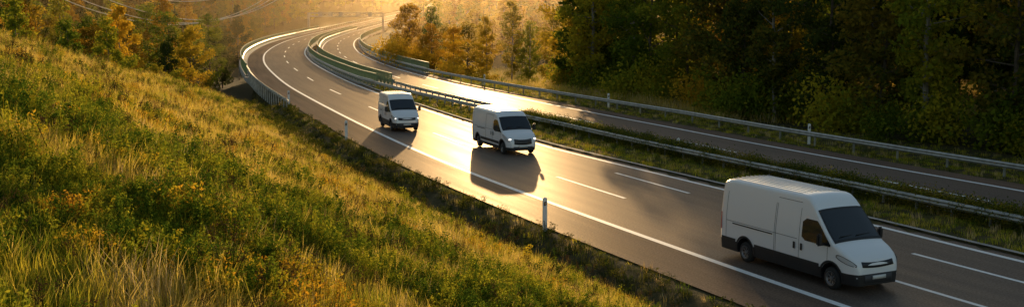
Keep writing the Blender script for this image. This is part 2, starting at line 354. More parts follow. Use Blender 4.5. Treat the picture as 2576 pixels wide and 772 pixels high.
# ------------------------------------------------------------------ vehicles
def loft(name,L,Tp,Wp,SWp,z0,r,crown,mats,arches,aw,zc=None,W=1.0,blackz=None,frontblack=None,hscale=1):
    T=lambda x: float(np.interp(x,*zip(*Tp))); w=lambda x: W*float(np.interp(x,*zip(*Wp))); sw=lambda z: float(np.interp(z,*zip(*SWp)))
    xs=sorted(set([round(p[0],3) for p in Tp]+[round(p[0],3) for p in Wp]+[round(v,3) for v in np.arange(.3,L-.3,.3)]))
    bm=bmesh.new(); rings=[]
    for x in xs:
        t=T(x); rr=min(r,(t-z0)*.3); zt=t-rr; n=9; half=[]
        for k in range(n+1):
            z=z0+(zt-z0)*k/n; half.append((w(x)*sw(z),z))
        yw=half[-1][0]
        for a in (22,45,68,90): half.append((yw-rr*(1-math.cos(math.radians(a))),zt+rr*math.sin(math.radians(a))))
        yi=half[-1][0]
        for q in (.66,.33): half.append((yi*q,t+crown*(1-q*q)))
        ring=[(y,z) for y,z in half]+[(0,t+crown)]+[(-y,z) for y,z in reversed(half)]
        rings.append([bm.verts.new((x,y,z)) for y,z in ring])
    m=len(rings[0])
    for a,b_ in zip(rings[:-1],rings[1:]):
        for j in range(m): bm.faces.new((a[j],a[(j+1)%m],b_[(j+1)%m],b_[j]))
    bm.faces.new(rings[0]); bm.faces.new(list(reversed(rings[-1])))
    bmesh.ops.recalc_face_normals(bm,faces=bm.faces)
    if blackz: bmesh.ops.bisect_plane(bm,geom=bm.verts[:]+bm.edges[:]+bm.faces[:],plane_co=(0,0,blackz),plane_no=(0,0,1))
    me=bpy.data.meshes.new(name); bm.to_mesh(me); bm.free()
    for mm in mats: me.materials.append(mm)
    ob=bpy.data.objects.new(name,me); S.collection.objects.link(ob)
    cut=bpy.data.meshes.new('cut'); bm=bmesh.new()
    for ax in arches:
        for sd in (-1,1):
            bmesh.ops.create_cone(bm,cap_ends=True,segments=28,radius1=aw,radius2=aw,depth=.5,matrix=Matrix.Translation((ax,sd*(W-.1),aw-.02))@Matrix.Rotation(math.pi/2,4,'X'))
    bm.to_mesh(cut); bm.free(); cut.materials.append(mats[1]); co=bpy.data.objects.new('cut',cut); S.collection.objects.link(co)
    md=ob.modifiers.new('b','BOOLEAN'); md.object=co; md.operation='DIFFERENCE'; md.solver='EXACT'
    dg=bpy.context.evaluated_depsgraph_get(); me2=bpy.data.meshes.new_from_object(ob.evaluated_get(dg))
    ob.modifiers.clear(); ob.data=me2; bpy.data.objects.remove(co)
    me2.materials.clear()
    for mm in mats: me2.materials.append(mm)
    for p in me2.polygons:
        c=p.center; p.use_smooth=True; mi=0
        if blackz and c.z<blackz: mi=1
        near=False
        for ax in arches:
            if math.hypot(c.x-ax,c.z-(aw-.02))<aw+.005 and abs(c.y)<W*1.1: near=True
        if near: mi=1
        p.material_index=mi
    bm=bmesh.new(); bm.from_mesh(me2)
    for e in bm.edges:
        if len(e.link_faces)==2: e.smooth = e.calc_face_angle(0)<math.radians(32)
    bm.to_mesh(me2); bm.free()
    return ob,T,w,sw
def wheel(parent,x,y,R,wd,sd):
    pr=[(R*.55,-.02),(R*.62,0),(R*.70,.0),(R*.93,.02),(R,.05),(R,wd-.05),(R*.93,wd-.02),(R*.6,wd)]
    n=28;V=[];F=[]
    for k in range(n):
        a=2*math.pi*k/n
        for rr,d in pr: V.append((x+rr*math.cos(a),sd*(y-d),R+rr*math.sin(a)))
    m=len(pr)
    for k in range(n):
        for j in range(m-1): F.append((k*m+j,k*m+j+1,((k+1)%n)*m+j+1,((k+1)%n)*m+j))
    mesh_obj('tyre',V,F,M_tyre,smooth=True,parent=parent)
    V=[];F=[];mi=[]; pr=[(0,.0),(R*.14,.0),(R*.2,.05),(R*.48,.03),(R*.54,.0),(R*.64,-.01)]
    for k in range(n):
        a=2*math.pi*k/n
        for rr,d in pr: V.append((x+rr*math.cos(a),sd*(y-d+.004),R+rr*math.sin(a)))
    m=len(pr)
    for k in range(n):
        for j in range(m-1): F.append((k*m+j,k*m+j+1,((k+1)%n)*m+j+1,((k+1)%n)*m+j)); mi.append(1 if (j==2 and k%4<2) else 0)
    mesh_obj('rim',V,F,[M_rim,M_black],mi,parent=parent)
def bx(name,c,s,mat,parent,bev=.02,rot=None):
    me=bpy.data.meshes.new(name); bm=bmesh.new(); bmesh.ops.create_cube(bm,size=1)
    for v in bm.verts: v.co=Vector((v.co.x*s[0],v.co.y*s[1],v.co.z*s[2]))
    if bev: bmesh.ops.bevel(bm,geom=bm.edges[:],offset=min(bev,min(s)*.4),segments=2,affect='EDGES')
    bm.to_mesh(me);bm.free(); me.materials.append(mat); o=bpy.data.objects.new(name,me); S.collection.objects.link(o); o.location=c; o.parent=parent
    if rot: o.rotation_euler=rot
    return o
def van(name,cx,cy,h,L,wb,fo,H,W2,style,lit):
    e=emp(name); W=W2/2
    if style=='a':
        Tp=[(0,H-.3),(.05,H-.12),(.2,H-.04),(.6,H),(L-2.35,H),(L-2.15,H-.04),(L-1.95,H-.18),(L-1.72,H-.42),(L-.92,1.47),(L-.8,1.40),(L-.5,1.27),(L-.22,1.10),(L-.1,1.0),(L-.03,.86),(L,.62)]
    else:
        Tp=[(0,H-.28),(.05,H-.1),(.25,H-.02),(.8,H),(L-2.3,H-.02),(L-2.0,H-.08),(L-1.75,H-.25),(L-1.62,H-.36),(L-.98,1.42),(L-.85,1.33),(L-.5,1.2),(L-.22,1.05),(L-.1,.95),(L-.03,.82),(L,.6)]
    Wp=[(0,.95),(.06,.985),(.3,1),(L-1.2,1),(L-.6,.97),(L-.3,.92),(L-.12,.84),(L-.03,.76),(L,.70)]
    SW=[(.25,.95),(.45,.985),(.8,1),(1.3,1),(1.6,.985),(2.0,.945),(2.3,.905),(2.8,.83)]
    z0=.27; bz=.62 if style=='a' else .46
    xs_=(L-fo-wb,L-fo)
    ob,T,w,sw=loft('body',L,Tp,Wp,SW,z0,.13,.035,[M_white,M_black],xs_,.43,W=W,blackz=bz); ob.parent=e
    R=.35
    for x in xs_:
        for sd in (-1,1): wheel(e,x,W-.03,R,.24,sd)
    def strip(nm,xs,zb,zt,mat,sides=(-1,1),o=.008,nz=4):
        for sd in sides:
            V=[];F=[]
            for i,x in enumerate(xs):
                for k in range(nz+1):
                    z=zb[i]+(zt[i]-zb[i])*k/nz; V.append((x,sd*(w(x)*sw(z)+o),z))
            for i in range(len(xs)-1):
                for k in range(nz): F.append((i*(nz+1)+k,(i+1)*(nz+1)+k,(i+1)*(nz+1)+k+1,i*(nz+1)+k+1))
            mesh_obj(nm,V,F,mat,smooth=True,parent=e)
    bl=1.32 if style=='a' else 1.28
    wt=2.02 if style=='a' else 1.95
    fx=L-1.0
    xs=np.linspace(L-2.3,fx,9); 
    tops=[min(wt,T(x)-.17) for x in xs]; bots=[bl for x in xs]
    for i,x in enumerate(xs):
        if i==0: tops[i]=wt-.12; bots[i]=bl+.1
        tops[i]=max(tops[i],bots[i]+.02)
    strip('cab_window',xs,bots,tops,M_glass)
    for x in (L-1.42,): strip('window_pillar',[x-.02,x+.02],[bl-.01,bl-.01],[min(wt,T(x)-.17)]*2,M_black,o=.012)
    xb=L-.90 if style=='a' else L-.96; xt=L-1.72 if style=='a' else L-1.64
    def screen(nm,xa,xb_,fr,mat,o):
        V=[];F=[];nx_=8;ny_=10
        for i in range(nx_+1):
            x=xa+(xb_-xa)*i/nx_; t=T(x); yi=w(x)*sw(t-.13)-.05
            for j in range(ny_+1):
                q=-1+2*j/ny_; y=yi*q*fr; dz=.035*(1-min(1,abs(q*fr))**2) 
                if abs(q)>.93: dz-=.012
                V.append((x+o*.7,y,t+dz+o*.7))
        for i in range(nx_):
            for j in range(ny_): a=i*(ny_+1)+j; F.append((a,a+1,a+ny_+2,a+ny_+1))
        mesh_obj(nm,V,F,mat,smooth=True,parent=e)
    screen('windscreen_surround',xb+.03,xt-.03,.985,M_black,.010)
    screen('windscreen',xb-.05,xt+.03,.93,M_glass,.016)
    for yy in (-.35,.3):
        w_=bx('wiper',(xb-.1,yy,T(xb-.1)+.07),(.03,.62,.02),M_black,e,.004,(0,.7,.12))
    front=lambda y: float(np.interp(abs(y)/W,[.70,.76,.84,.92,.97,1],[L,L-.03,L-.12,L-.3,L-.6,L-1.2])) if abs(y)/W>.7 else L
    def fplate(nm,y0,y1,z0_,z1_,mat,o=.012,n=16,arch=0,dx=0):
        V=[];F=[]
        for i in range(n+1):
            y=y0+(y1-y0)*i/n
            for z in (z0_-arch*(1-(2*i/n-1)**2),z1_-arch*(1-(2*i/n-1)**2)):
                xz=float(np.interp(-z,[-1.10,-1.0,-.86,-.62],[L-.22,L-.1,L-.03,L])) if z<1.1 else L-.3
                x=min(front(y),xz)
                V.append((x+o,y,z))
        for i in range(n): F.append((2*i,2*i+2,2*i+3,2*i+1))
        ob_=mesh_obj(nm,V,F,mat,parent=e,smooth=True)
        md=ob_.modifiers.new('s','SOLIDIFY'); md.thickness=.03; return ob_
    if style=='a':
        fplate('grille',-.62,.62,.84,1.0,M_black,.02,arch=.04)
        fplate('bumper_intake',-.55,.55,.36,.60,M_seam,.02)
        xs=np.linspace(L-.72,L-.07,8); strip('headlight',xs,[1.06,1.02,.98,.95,.92,.90,.88,.87],[1.10,1.12,1.11,1.09,1.06,1.03,.99,.90],M_lamp,o=.014)
        strip('headlight_rim',np.linspace(L-.76,L-.06,8),[1.05,1.0,.96,.93,.90,.88,.86,.85],[1.12,1.14,1.13,1.11,1.08,1.05,1.0,.92],M_black,o=.008)
    else:
        fplate('grille',-.55,.55,.66,.96,M_black,.02,arch=.05)
        for z in (.72,.80,.88): fplate('grille_bar',-.5,.5,z,z+.02,M_rim,.045)
        fplate('bumper_intake',-.6,.6,.34,.5,M_seam,.02)
        xs=np.linspace(L-.85,L-.07,8); strip('headlight',xs,[1.14,1.05,.98,.92,.86,.82,.78,.76],[1.20,1.20,1.18,1.14,1.09,1.03,.97,.90],M_lamp,o=.014)
    fplate('number_plate',-.26,.26,.46,.57,M_plate,.06,4)
    if lit:
        for sd in (-1,1): bx('lamp_bulb',(L-.12,sd*W*.78,.93),(.06,.16,.09),M_lampon,e,.02)
    for sd in (-1,1): bx('fog_lamp',(L-.10,sd*W*.72,.52),(.12,.14,.08),M_lamp,e)
    for sd in (-1,1):
        bx('mirror_arm',(L-1.28,sd*(W+.08),1.36),(.08,.22,.07),M_black,e)
        bx('mirror',(L-1.25,sd*(W+.22),1.52),(.14,.2,.38),M_black,e,.05)
    zs=lambda x,a,b_: strip('door_seam',[x-.008,x+.008],[a,a],[b_,b_],M_seam,o=.004,nz=12)
    for x in (L-2.42,L-3.55,L-3.62,.35): zs(x,.5,min(2.3,H-.25))
    zs(L-1.12,.75,1.3)
    strip('door_seam',np.linspace(L-3.55,L-2.42,4),[H-.25]*4,[H-.235]*4,M_seam,o=.004,nz=1)
    strip('belt_crease',np.linspace(.35,L-2.5,10),[1.30]*10,[1.315]*10,M_seam,(-1,1),.003,1)
    strip('slide_rail',np.linspace(.7 if style=='a' else 1.0,L-3.7,6),[1.22]*6,[1.26]*6,M_black,o=.012,nz=1)
    for x in (L-2.28,L-2.62): strip('door_handle',np.linspace(x-.05,x+.05,3),[.98]*3,[1.2]*3,M_black,o=.03)
    strip('side_moulding',np.linspace(xs_[0]+.5,xs_[1]-.5,8),[.56]*8,[.72]*8,M_black,o=.02)
    if style=='a': strip('side_moulding',np.linspace(.1,xs_[0]-.5,4),[.55]*4,[.72]*4,M_black,o=.018)
    strip('tail_lamp',[.02,.10],[.95,.95],[1.55,1.55],M_red,o=.012)
    for k in range(9):
        y=-.72*W+1.44*W*k/8; ln=L-2.9
        bx('roof_rib',(.3+ln/2,y,H+.035*(1-(y/(W*.75))**2)+.004),(ln,.035,.014),M_white,e,.004)
    for x in xs_:
        for sd in (-1,1):
            V=[];F=[];n=18
            for k in range(n+1):
                a=math.pi*(k/n)*1.08-.04*math.pi
                for rr,o in ((.43,.012),(.50,.02)):
                    xx=x+rr*math.cos(a); z=max(.3,.41+rr*math.sin(a)); V.append((xx,sd*(w(xx)*sw(z)+o),z))
            for k in range(n): F.append((2*k,2*k+1,2*k+3,2*k+2))
            mesh_obj('arch_lip',V,F,M_black,parent=e)
    mid=L-fo-wb/2
    for c in e.children: 
        c.location.x-=mid
    e.location=(cx,cy,.004); e.rotation_euler=(0,0,math.atan2(h[1],h[0]))
    return e
van('white_van',9.78,35.8,(.447,-.894),6.5,4.15,.96,2.72,2.06,'a',False)
van('white_van',-.45,67.75,(.375,-.927),6.1,4.1,.9,2.43,2.0,'b',True)
van('white_van',-8.15,79.8,(.32,-.947),5.2,3.3,.95,2.5,1.96,'a',True)
def car(cy,off,away,mat):
    e=emp('distant_car'); L=4.3;H=1.45;W=.9
    Tp=[(0,.75),(.05,.9),(.35,1.0),(.9,1.38),(1.4,H),(2.3,H),(3.1,1.0),(3.9,.88),(4.2,.72),(L,.5)]
    Wp=[(0,.85),(.15,.95),(.6,1),(3.6,1),(4.1,.9),(L,.75)]
    SW=[(.2,.95),(.5,1),(.9,1),(1.45,.78)]
    ob,T,w,sw=loft('body',L,Tp,Wp,SW,.22,.1,.02,[mat,M_black],(.8,3.4),.36,W=W); ob.parent=e
    for x in (.8,3.4):
        for sd in (-1,1): wheel(e,x,W-.03,.32,.2,sd)
    for sd in (-1,1):
        mesh_obj('side_window',[(.9,sd*(W*.985),.98),(3.0,sd*(W*.985),.98),(2.3,sd*(W*.84),1.36),(1.2,sd*(W*.84),1.34)],[(0,1,2,3)],M_glass,parent=e)
    mesh_obj('windscreen',[(2.33,-.6,H+.01),(2.33,.6,H+.01),(3.1,.72,1.03),(3.1,-.72,1.03)],[(0,1,2,3)],M_glass,parent=e)
    mesh_obj('rear_window',[(1.33,-.6,H-.01),(1.33,.6,H-.01),(.4,.72,1.04),(.4,-.72,1.04)],[(0,1,2,3)],M_glass,parent=e)
    for sd in (-1,1): bx('tail_light',(0.03,sd*.68,.8),(.06,.25,.12),M_red,e); bx('headlight',(4.2,sd*.62,.66),(.1,.28,.12),M_lamp,e)
    i=idx_y(cy); o=float(off); x=LX[i]+NX[i]*o; y=LY[i]+NY[i]*o
    d=1 if away else -1
    e.location=(x,y,float(zp(y))+.01); e.rotation_euler=(0,0,math.atan2(TY[i]*d,TX[i]*d))
car(560,13.0,True,M_car); car(700,12.8,True,M_car); car(900,15.5,True,M_white)
# ------------------------------------------------------------------ wires
e=emp('power_line')
def cable(A,B,sag):
    n=40; cu=bpy.data.curves.new('wire','CURVE'); cu.dimensions='3D'; sp=cu.splines.new('POLY'); sp.points.add(n)
    for k in range(n+1):
        s=k/n; p=[A[j]+(B[j]-A[j])*s for j in range(3)]; p[2]-=4*sag*s*(1-s); sp.points[k].co=(*p,1)
    cu.bevel_depth=.075; cu.materials.append(M_wire); o=bpy.data.objects.new('wire',cu); S.collection.objects.link(o); o.parent=e
for dx,dz in ((0,0),(4,0.3),(1,5),(5,5.5),(9,1.0)):
    cable((-84+dx*.6,150,24+dz),(-62+dx*.6,330,20+dz),17)
# ------------------------------------------------------------------ vegetation protos
def quads_mesh(name,C,Nv,size,mats,extra=None,asp=.6,jit=.3):
    n=len(C)
    a=rng.normal(size=(n,3)); a/=np.linalg.norm(a,axis=1)[:,None]
    b_=rng.normal(size=(n,3)); b_-=a*(a*b_).sum(1)[:,None]; b_/=np.linalg.norm(b_,axis=1)[:,None]
    s=size*(1+jit*rng.uniform(-1,1,n))[:,None]
    P=np.stack([C-a*s,C+b_*s*asp,C+a*s,C-b_*s*asp],1).reshape(-1,3)
    F=np.arange(4*n).reshape(n,4)
    V=list(map(tuple,P)); Fs=list(map(tuple,F)); mi=[0]*n
    if extra:
        ev,ef=extra; o=len(V); V+=ev; Fs+=[tuple(q+o for q in f) for f in ef]; mi+=[1]*len(ef)
    me=bpy.data.meshes.new(name); me.from_pydata(V,[],Fs)
    for m in mats: me.materials.append(m)
    me.polygons.foreach_set('material_index',np.array(mi,dtype=np.int32)); me.update(); return me
def limb(V,F,a,b_,r0,r1,n=6):
    a=Vector(a);b_=Vector(b_); d=(b_-a).normalized(); u=d.orthogonal().normalized(); v=d.cross(u); o=len(V)
    for p,r in ((a,r0),(b_,r1)):
        for k in range(n):
            q=2*math.pi*k/n; V.append(tuple(p+u*r*math.cos(q)+v*r*math.sin(q)))
    for k in range(n): F.append((o+k,o+(k+1)%n,o+n+(k+1)%n,o+n+k))
def tree_mesh(name,H,cw,leaf,bark,nl,seed,base=.25,lsize=.26,shape='round'):
    r=random.Random(seed); V=[];F=[]; lean=(r.uniform(-.6,.6),r.uniform(-.6,.6))
    pts=[(0,0,-1.5)]; m=8
    for k in range(1,m+1): pts.append((lean[0]*(k/m)**1.5+r.uniform(-.1,.1),lean[1]*(k/m)**1.5+r.uniform(-.1,.1),H*.93*k/m))
    R=H*.010
    for k in range(m): limb(V,F,pts[k],pts[k+1],R*(1-k/m)*1.05+.03,R*(1-(k+1)/m)+.03)
    Cc=[]
    nb=r.randint(20,26)
    for k in range(nb):
        h=base+(1-base)*(k+.5)/nb; j=min(m-1,int(h*m)); fr=h*m-j; p=[pts[j][i]*(1-fr)+pts[j+1][i]*fr for i in range(3)]
        u=(h-base)/(1-base)
        if shape=='round': rad=cw*(math.sin(math.pi*min(1,(u*.86+.12)))**.7)
        elif shape=='col': rad=cw*(.55+.6*math.sin(math.pi*u))*(1-u*.35)
        else: rad=cw*(1-u)**.8+.3
        rad*=r.uniform(.55,1.1); an=k*2.4+r.uniform(-.5,.5)
        up=rad*r.uniform(.2,.75)
        q=(p[0]+rad*math.cos(an),p[1]+rad*math.sin(an),p[2]*.97+up)
        limb(V,F,p,q,R*.35*(1-u*.7)+.02,.02,4)
        for tt in (.5,.8,1.0):
            c=[p[i]*(1-tt)+q[i]*tt+r.uniform(-.4,.4) for i in range(3)]; Cc.append((c,(.55+.25*cw*r.random())*(.7+.5*tt)*(1-.35*u)))
        for _ in range(2):
            tt=r.uniform(.4,.9); c=[p[i]*(1-tt)+q[i]*tt for i in range(3)]; d=[r.uniform(-1,1)*cw*.35,r.uniform(-1,1)*cw*.35,r.uniform(0,.8)]
            c2=[c[i]+d[i] for i in range(3)]; limb(V,F,c,c2,.03,.012,3); Cc.append((c2,r.uniform(.45,.9)))
    Cc.append(((pts[-1][0],pts[-1][1],H*.95),.8))
    cen=np.array([c for c,_ in Cc]); rad=np.array([q for _,q in Cc])
    pr=rad**2/np.sum(rad**2); ch=rng.choice(len(cen),nl,p=pr)
    d=rng.normal(size=(nl,3)); d/=np.linalg.norm(d,axis=1)[:,None]; rr=rng.uniform(.15,1,nl)**.5
    P=cen[ch]+d*(rad[ch]*rr)[:,None]*np.array([1,1,.75])
    return quads_mesh(name,P,None,lsize,[leaf,bark],(V,F))
LM=dict(
 gold=leafmat('leaves_gold',[(.2,(.22,.20,.02)),(.5,(.5,.36,.03)),(.8,(.68,.42,.035))],.65),
 green=leafmat('leaves_green',[(.2,(.08,.125,.014)),(.5,(.22,.26,.024)),(.8,(.5,.40,.03))],.62),
 orange=leafmat('leaves_orange',[(.2,(.24,.14,.016)),(.5,(.5,.28,.02)),(.8,(.66,.42,.03))],.65),
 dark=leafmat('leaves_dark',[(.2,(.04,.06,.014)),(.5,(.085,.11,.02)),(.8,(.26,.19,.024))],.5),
 red=leafmat('leaves_red',[(.2,(.14,.02,.01)),(.6,(.28,.05,.015)),(.9,(.35,.1,.02))],.5))
TM={}
for ci,(cn,m) in enumerate(LM.items()):
    if cn=='red': continue
    for s,(H_,cw,sh,bk) in enumerate(((16,3.6,'round',M_bark),(18,2.6,'col',M_birch),(13,3.2,'round',M_bark))):
        TM[(cn,s)]=tree_mesh('tree_%s_%d'%(cn,s),H_,cw,m,bk,6800,ci*10+s,.10 if s!=1 else .14,.17,sh)
SHRUB={}
for cn in ('gold','orange','green','red'):
    n=1500; c=rng.normal(size=(n,3))*np.array([.7,.7,.55])+np.array([0,0,1.0]); c+=np.sin(c[:,[1,2,0]]*4)*.3
    SHRUB[cn]=quads_mesh('shrub_'+cn,c[c[:,2]>.05],None,.10,[LM[cn]],None)
def place_tree(name,kind,x,y,sc,rot=None,z=None):
    me=TM[kind] if kind in TM else SHRUB[kind]
    o=bpy.data.objects.new(name,me); S.collection.objects.link(o)
    if z is None: z=float(ground([x],[y])[0])
    o.location=(x,y,z-.1); o.rotation_euler=(0,0,random.uniform(0,6.28)); o.scale=(sc*random.uniform(.9,1.1),sc*random.uniform(.9,1.1),sc*random.uniform(.92,1.1)); return o
def scatter(name,pts,rots,scl,idx,protos):
    col=bpy.data.collections.new(name+'_set')
    for k,(me) in enumerate(protos):
        o=bpy.data.objects.new('%s_part_%02d'%(name,k),me); col.objects.link(o)
    me=bpy.data.meshes.new(name); me.vertices.add(len(pts)); me.vertices.foreach_set('co',np.asarray(pts,float).ravel())
    a=me.attributes.new('rot','FLOAT_VECTOR','POINT'); a.data.foreach_set('vector',np.asarray(rots,float).ravel())
    a=me.attributes.new('scl','FLOAT_VECTOR','POINT'); a.data.foreach_set('vector',np.asarray(scl,float).ravel())
    a=me.attributes.new('idx','INT','POINT'); a.data.foreach_set('value',np.asarray(idx,dtype=np.int32))
    ob=bpy.data.objects.new(name,me); S.collection.objects.link(ob)
    ng=bpy.data.node_groups.new(name+'_gn','GeometryNodeTree')
    ng.interface.new_socket(name='Geometry',in_out='INPUT',socket_type='NodeSocketGeometry'); ng.interface.new_socket(name='Geometry',in_out='OUTPUT',socket_type='NodeSocketGeometry')
    gi=ng.nodes.new('NodeGroupInput'); go=ng.nodes.new('NodeGroupOutput'); iop=ng.nodes.new('GeometryNodeInstanceOnPoints'); ci=ng.nodes.new('GeometryNodeCollectionInfo')
    ci.inputs['Collection'].default_value=col; ci.inputs['Separate Children'].default_value=True; ci.inputs['Reset Children'].default_value=True
    iop.inputs['Pick Instance'].default_value=True
    def na(nm,t):
        n=ng.nodes.new('GeometryNodeInputNamedAttribute'); n.data_type=t; n.inputs['Name'].default_value=nm; return n.outputs['Attribute']
    ng.links.new(gi.outputs[0],iop.inputs['Points']); ng.links.new(ci.outputs[0],iop.inputs['Instance'])
    ng.links.new(na('idx','INT'),iop.inputs['Instance Index']); ng.links.new(na('rot','FLOAT_VECTOR'),iop.inputs['Rotation']); ng.links.new(na('scl','FLOAT_VECTOR'),iop.inputs['Scale'])
    ng.links.new(iop.outputs[0],go.inputs[0])
    md=ob.modifiers.new('scatter','NODES'); md.node_group=ng
    return ob
def tuft(name,n,h,spread,w,mat,droop=.5):
    V=[];F=[]
    for _ in range(n):
        a=random.uniform(0,6.283); r=spread*random.random()**.5; x,y=r*math.cos(a),r*math.sin(a)
        b_=a+random.uniform(-1,1); hh=h*random.uniform(.5,1.15); l=hh*droop*random.uniform(.2,1.1)
        dx,dy=math.cos(b_),math.sin(b_); px,py=-dy*w/2,dx*w/2; o=len(V)
        V+=[(x-px,y-py,-.05),(x+px,y+py,-.05),(x+dx*l*.3+px*.8,y+dy*l*.3+py*.8,hh*.55),(x+dx*l*.3-px*.8,y+dy*l*.3-py*.8,hh*.55),(x+dx*l,y+dy*l,hh)]
        F+=[(o,o+1,o+2,o+3),(o+3,o+2,o+4)]
    me=bpy.data.meshes.new(name); me.from_pydata(V,[],F); me.materials.append(mat); return me
def weed(name,ns,h,leaf,mat,ls,stemmat,spread=.25,head=False):
    V=[];F=[];C=[]
    for _ in range(ns):
        a=random.uniform(0,6.283); r=spread*random.random(); x,y=r*math.cos(a),r*math.sin(a); hh=h*random.uniform(.6,1.1)
        lx,ly=math.cos(a)*.25*hh,math.sin(a)*.25*hh
        limb(V,F,(x,y,-.05),(x+lx,y+ly,hh),.004,.002,3)
        for k in range(leaf):
            t=random.uniform(.25,1) if not head else random.uniform(.88,1.08); q=random.uniform(0,6.283); d=random.uniform(.01,.10)*(1.2-t*.6)
            if head: d=random.uniform(0,.06)
            C.append((x+lx*t+math.cos(q)*d,y+ly*t+math.sin(q)*d,hh*t))
    return quads_mesh(name,np.array(C),None,ls,[mat,stemmat],(V,F),.4)
G_gold=leafmat('grass_gold',[(.25,(.42,.37,.04)),(.5,(.72,.54,.075)),(.75,(.88,.64,.17))],.62,.5,.6)
G_green=leafmat('grass_green',[(.25,(.13,.2,.016)),(.5,(.36,.38,.028)),(.75,(.64,.52,.05))],.6,.5,.6)
G_straw=leafmat('grass_straw',[(.25,(.48,.33,.09)),(.5,(.7,.5,.18)),(.8,(.84,.64,.32))],.5,.6,.6)
G_weed=leafmat('weed_leaf',[(.25,(.05,.10,.012)),(.5,(.16,.22,.02)),(.8,(.42,.39,.03))],.52,.6,.6)
G_yel=leafmat('weed_yellow',[(.25,(.36,.32,.02)),(.5,(.6,.43,.03)),(.8,(.68,.36,.03))],.55,.6,.6)
G_brown=leafmat('seed_head',[(.3,(.06,.035,.018)),(.7,(.14,.08,.035))],.25,.4,.5)
protos=[tuft('t0',34,.25,.22,.008,G_gold),tuft('t1',34,.23,.22,.009,G_green),tuft('t2',26,.32,.18,.005,G_straw,.4),tuft('t3',30,.28,.25,.007,G_gold,.9),
        weed('w0',9,.40,38,G_weed,.020,G_green,.32),weed('w1',7,.36,30,G_yel,.020,G_brown,.3),weed('w2',5,.46,26,G_brown,.013,G_brown,.25,True),weed('w3',12,.26,34,G_weed,.024,G_green,.36)]
def sample(x0,x1,y0,y1,dens):
    n=int((x1-x0)*(y1-y0)*dens); return rng.uniform(x0,x1,n),rng.uniform(y0,y1,n)
def choose(x,y,off,kind='hill'):
    n=len(x); g=vnoise(x,y,5,5)*.55+vnoise(x,y,1.4,6)*.45; w=vnoise(x,y,2.2,8)*.6+vnoise(x,y,.8,9)*.4; r=rng.random(n)
    gt=np.interp(y,[8,22,45],[.48,.60,.68])
    idx=np.where(r<.42,0,np.where(r<.64,2,3))
    gr=g>gt; idx=np.where(gr&(r<.62),1,idx); idx=np.where(gr&(r>.88),3,idx)
    wp=np.interp(y,[8,22,45],[.55,.34,.16])
    idx=np.where((w>.61)&(rng.random(n)<wp),4,idx); idx=np.where((w<.30)&(rng.random(n)<.3),5,idx)
    idx=np.where(rng.random(n)<.03,6,idx); idx=np.where((w>.57)&(rng.random(n)<wp*.4),7,idx)
    return idx
PX=[];PY=[];SC=[]
for (x0,x1,y0,y1,dn,sc) in ((-16,16,3,26,56,.9),(-32,16,26,58,24,1.05),(-40,8,58,108,12,1.3)):
    x,y=sample(x0,x1,y0,y1,dn); o,ys=so(x,y); k=(-2.6-o>foot(ys)-.3)&(x>-.62*y-6)&(x>-40)&(np.hypot(x,y)>4); PX.append(x[k]);PY.append(y[k]);SC.append(np.full(k.sum(),sc))
x=np.concatenate(PX);y=np.concatenate(PY);sc=np.concatenate(SC)*rng.uniform(.6,1.45,len(x)); o,ys=so(x,y); z=ground(x,y)
idx=choose(x,y,o)
lw=(x<1)&(y<20); m_=lw&(vnoise(x,y,2.2,11)>.48)&(rng.random(len(x))<.4); idx=np.where(m_,np.where(rng.random(len(x))<.6,4,7),idx)
sc=sc*np.clip(.6+(-2.6-o-foot(ys))*.12,.6,1)*(.55+.85*(vnoise(x,y,1.1,21)*.6+vnoise(x,y,3.5,22)*.4))
n=len(x)
def rotz(n,t=.15): return np.stack([rng.normal(0,t,n),rng.normal(0,t,n),rng.uniform(0,6.283,n)],1)
scatter('hillside_grass',np.stack([x,y,z],1),rotz(n,.25),np.stack([sc,sc,sc*rng.uniform(.8,1.3,n)],1),idx,protos)
nh=n
G_ditch=leafmat('grass_ditch',[(.25,(.035,.055,.010)),(.5,(.075,.095,.014)),(.8,(.17,.15,.025))],.45,.5,.6)
short=[tuft('s0',22,.14,.2,.012,G_ditch),tuft('s1',22,.13,.2,.012,G_green,.8),tuft('s2',16,.26,.15,.008,G_straw),weed('s3',7,.28,26,G_ditch,.025,G_brown,.25)]
PX=[];PY=[];LF=[]
x,y=sample(-45,30,15,150,11); o,ys=so(x,y)
x2,y2=sample(-40,45,20,130,11); o2,ys2=so(x2,y2)
k1=(o<-2.62-rng.uniform(0,.35,len(o)))&(-2.6-o<foot(ys)+.2); PX.append(x[k1]);PY.append(y[k1]);LF.append(np.ones(k1.sum()))
k2=(o2>RE(ys2)+.9)&(o2<RL(ys2)-.7); PX.append(x2[k2]);PY.append(y2[k2]);LF.append(np.zeros(k2.sum()))
x3,y3=sample(-40,70,30,150,6); o3,ys3=so(x3,y3); k3=(o3>RR(ys3)+1.8)&(o3<RR(ys3)+12); PX.append(x3[k3]);PY.append(y3[k3]);LF.append(np.zeros(k3.sum()))
x=np.concatenate(PX);y=np.concatenate(PY);LF=np.concatenate(LF);n=len(x);r=rng.random(n)
idx=np.where(LF>0,np.where(r<.62,0,np.where(r<.72,1,np.where(r<.78,2,3))),np.where(r<.35,0,np.where(r<.9,1,2))); z=ground(x,y); s=rng.uniform(.7,1.5,n)
scatter('verge_grass',np.stack([x,y,z],1),rotz(n),np.stack([s,s,s],1),idx,short)
x,y=sample(-30,60,90,260,1.1); o,ys=so(x,y); k=(o>RR(ys)+9); x=x[k];y=y[k];n=len(x); s=rng.uniform(2.2,4.2,n)
scatter('tall_meadow_grass',np.stack([x,y,ground(x,y)],1),rotz(n),np.stack([s,s,s],1),np.where(rng.random(n)<.6,2,np.where(rng.random(n)<.5,0,3)),protos)
i0,i1=idx_y(10),idx_y(80); ss=rng.uniform(i0,i1,1500); J=ss.astype(int); oo=(MG(LY[J])+.5+rng.normal(0,.13,len(J)))
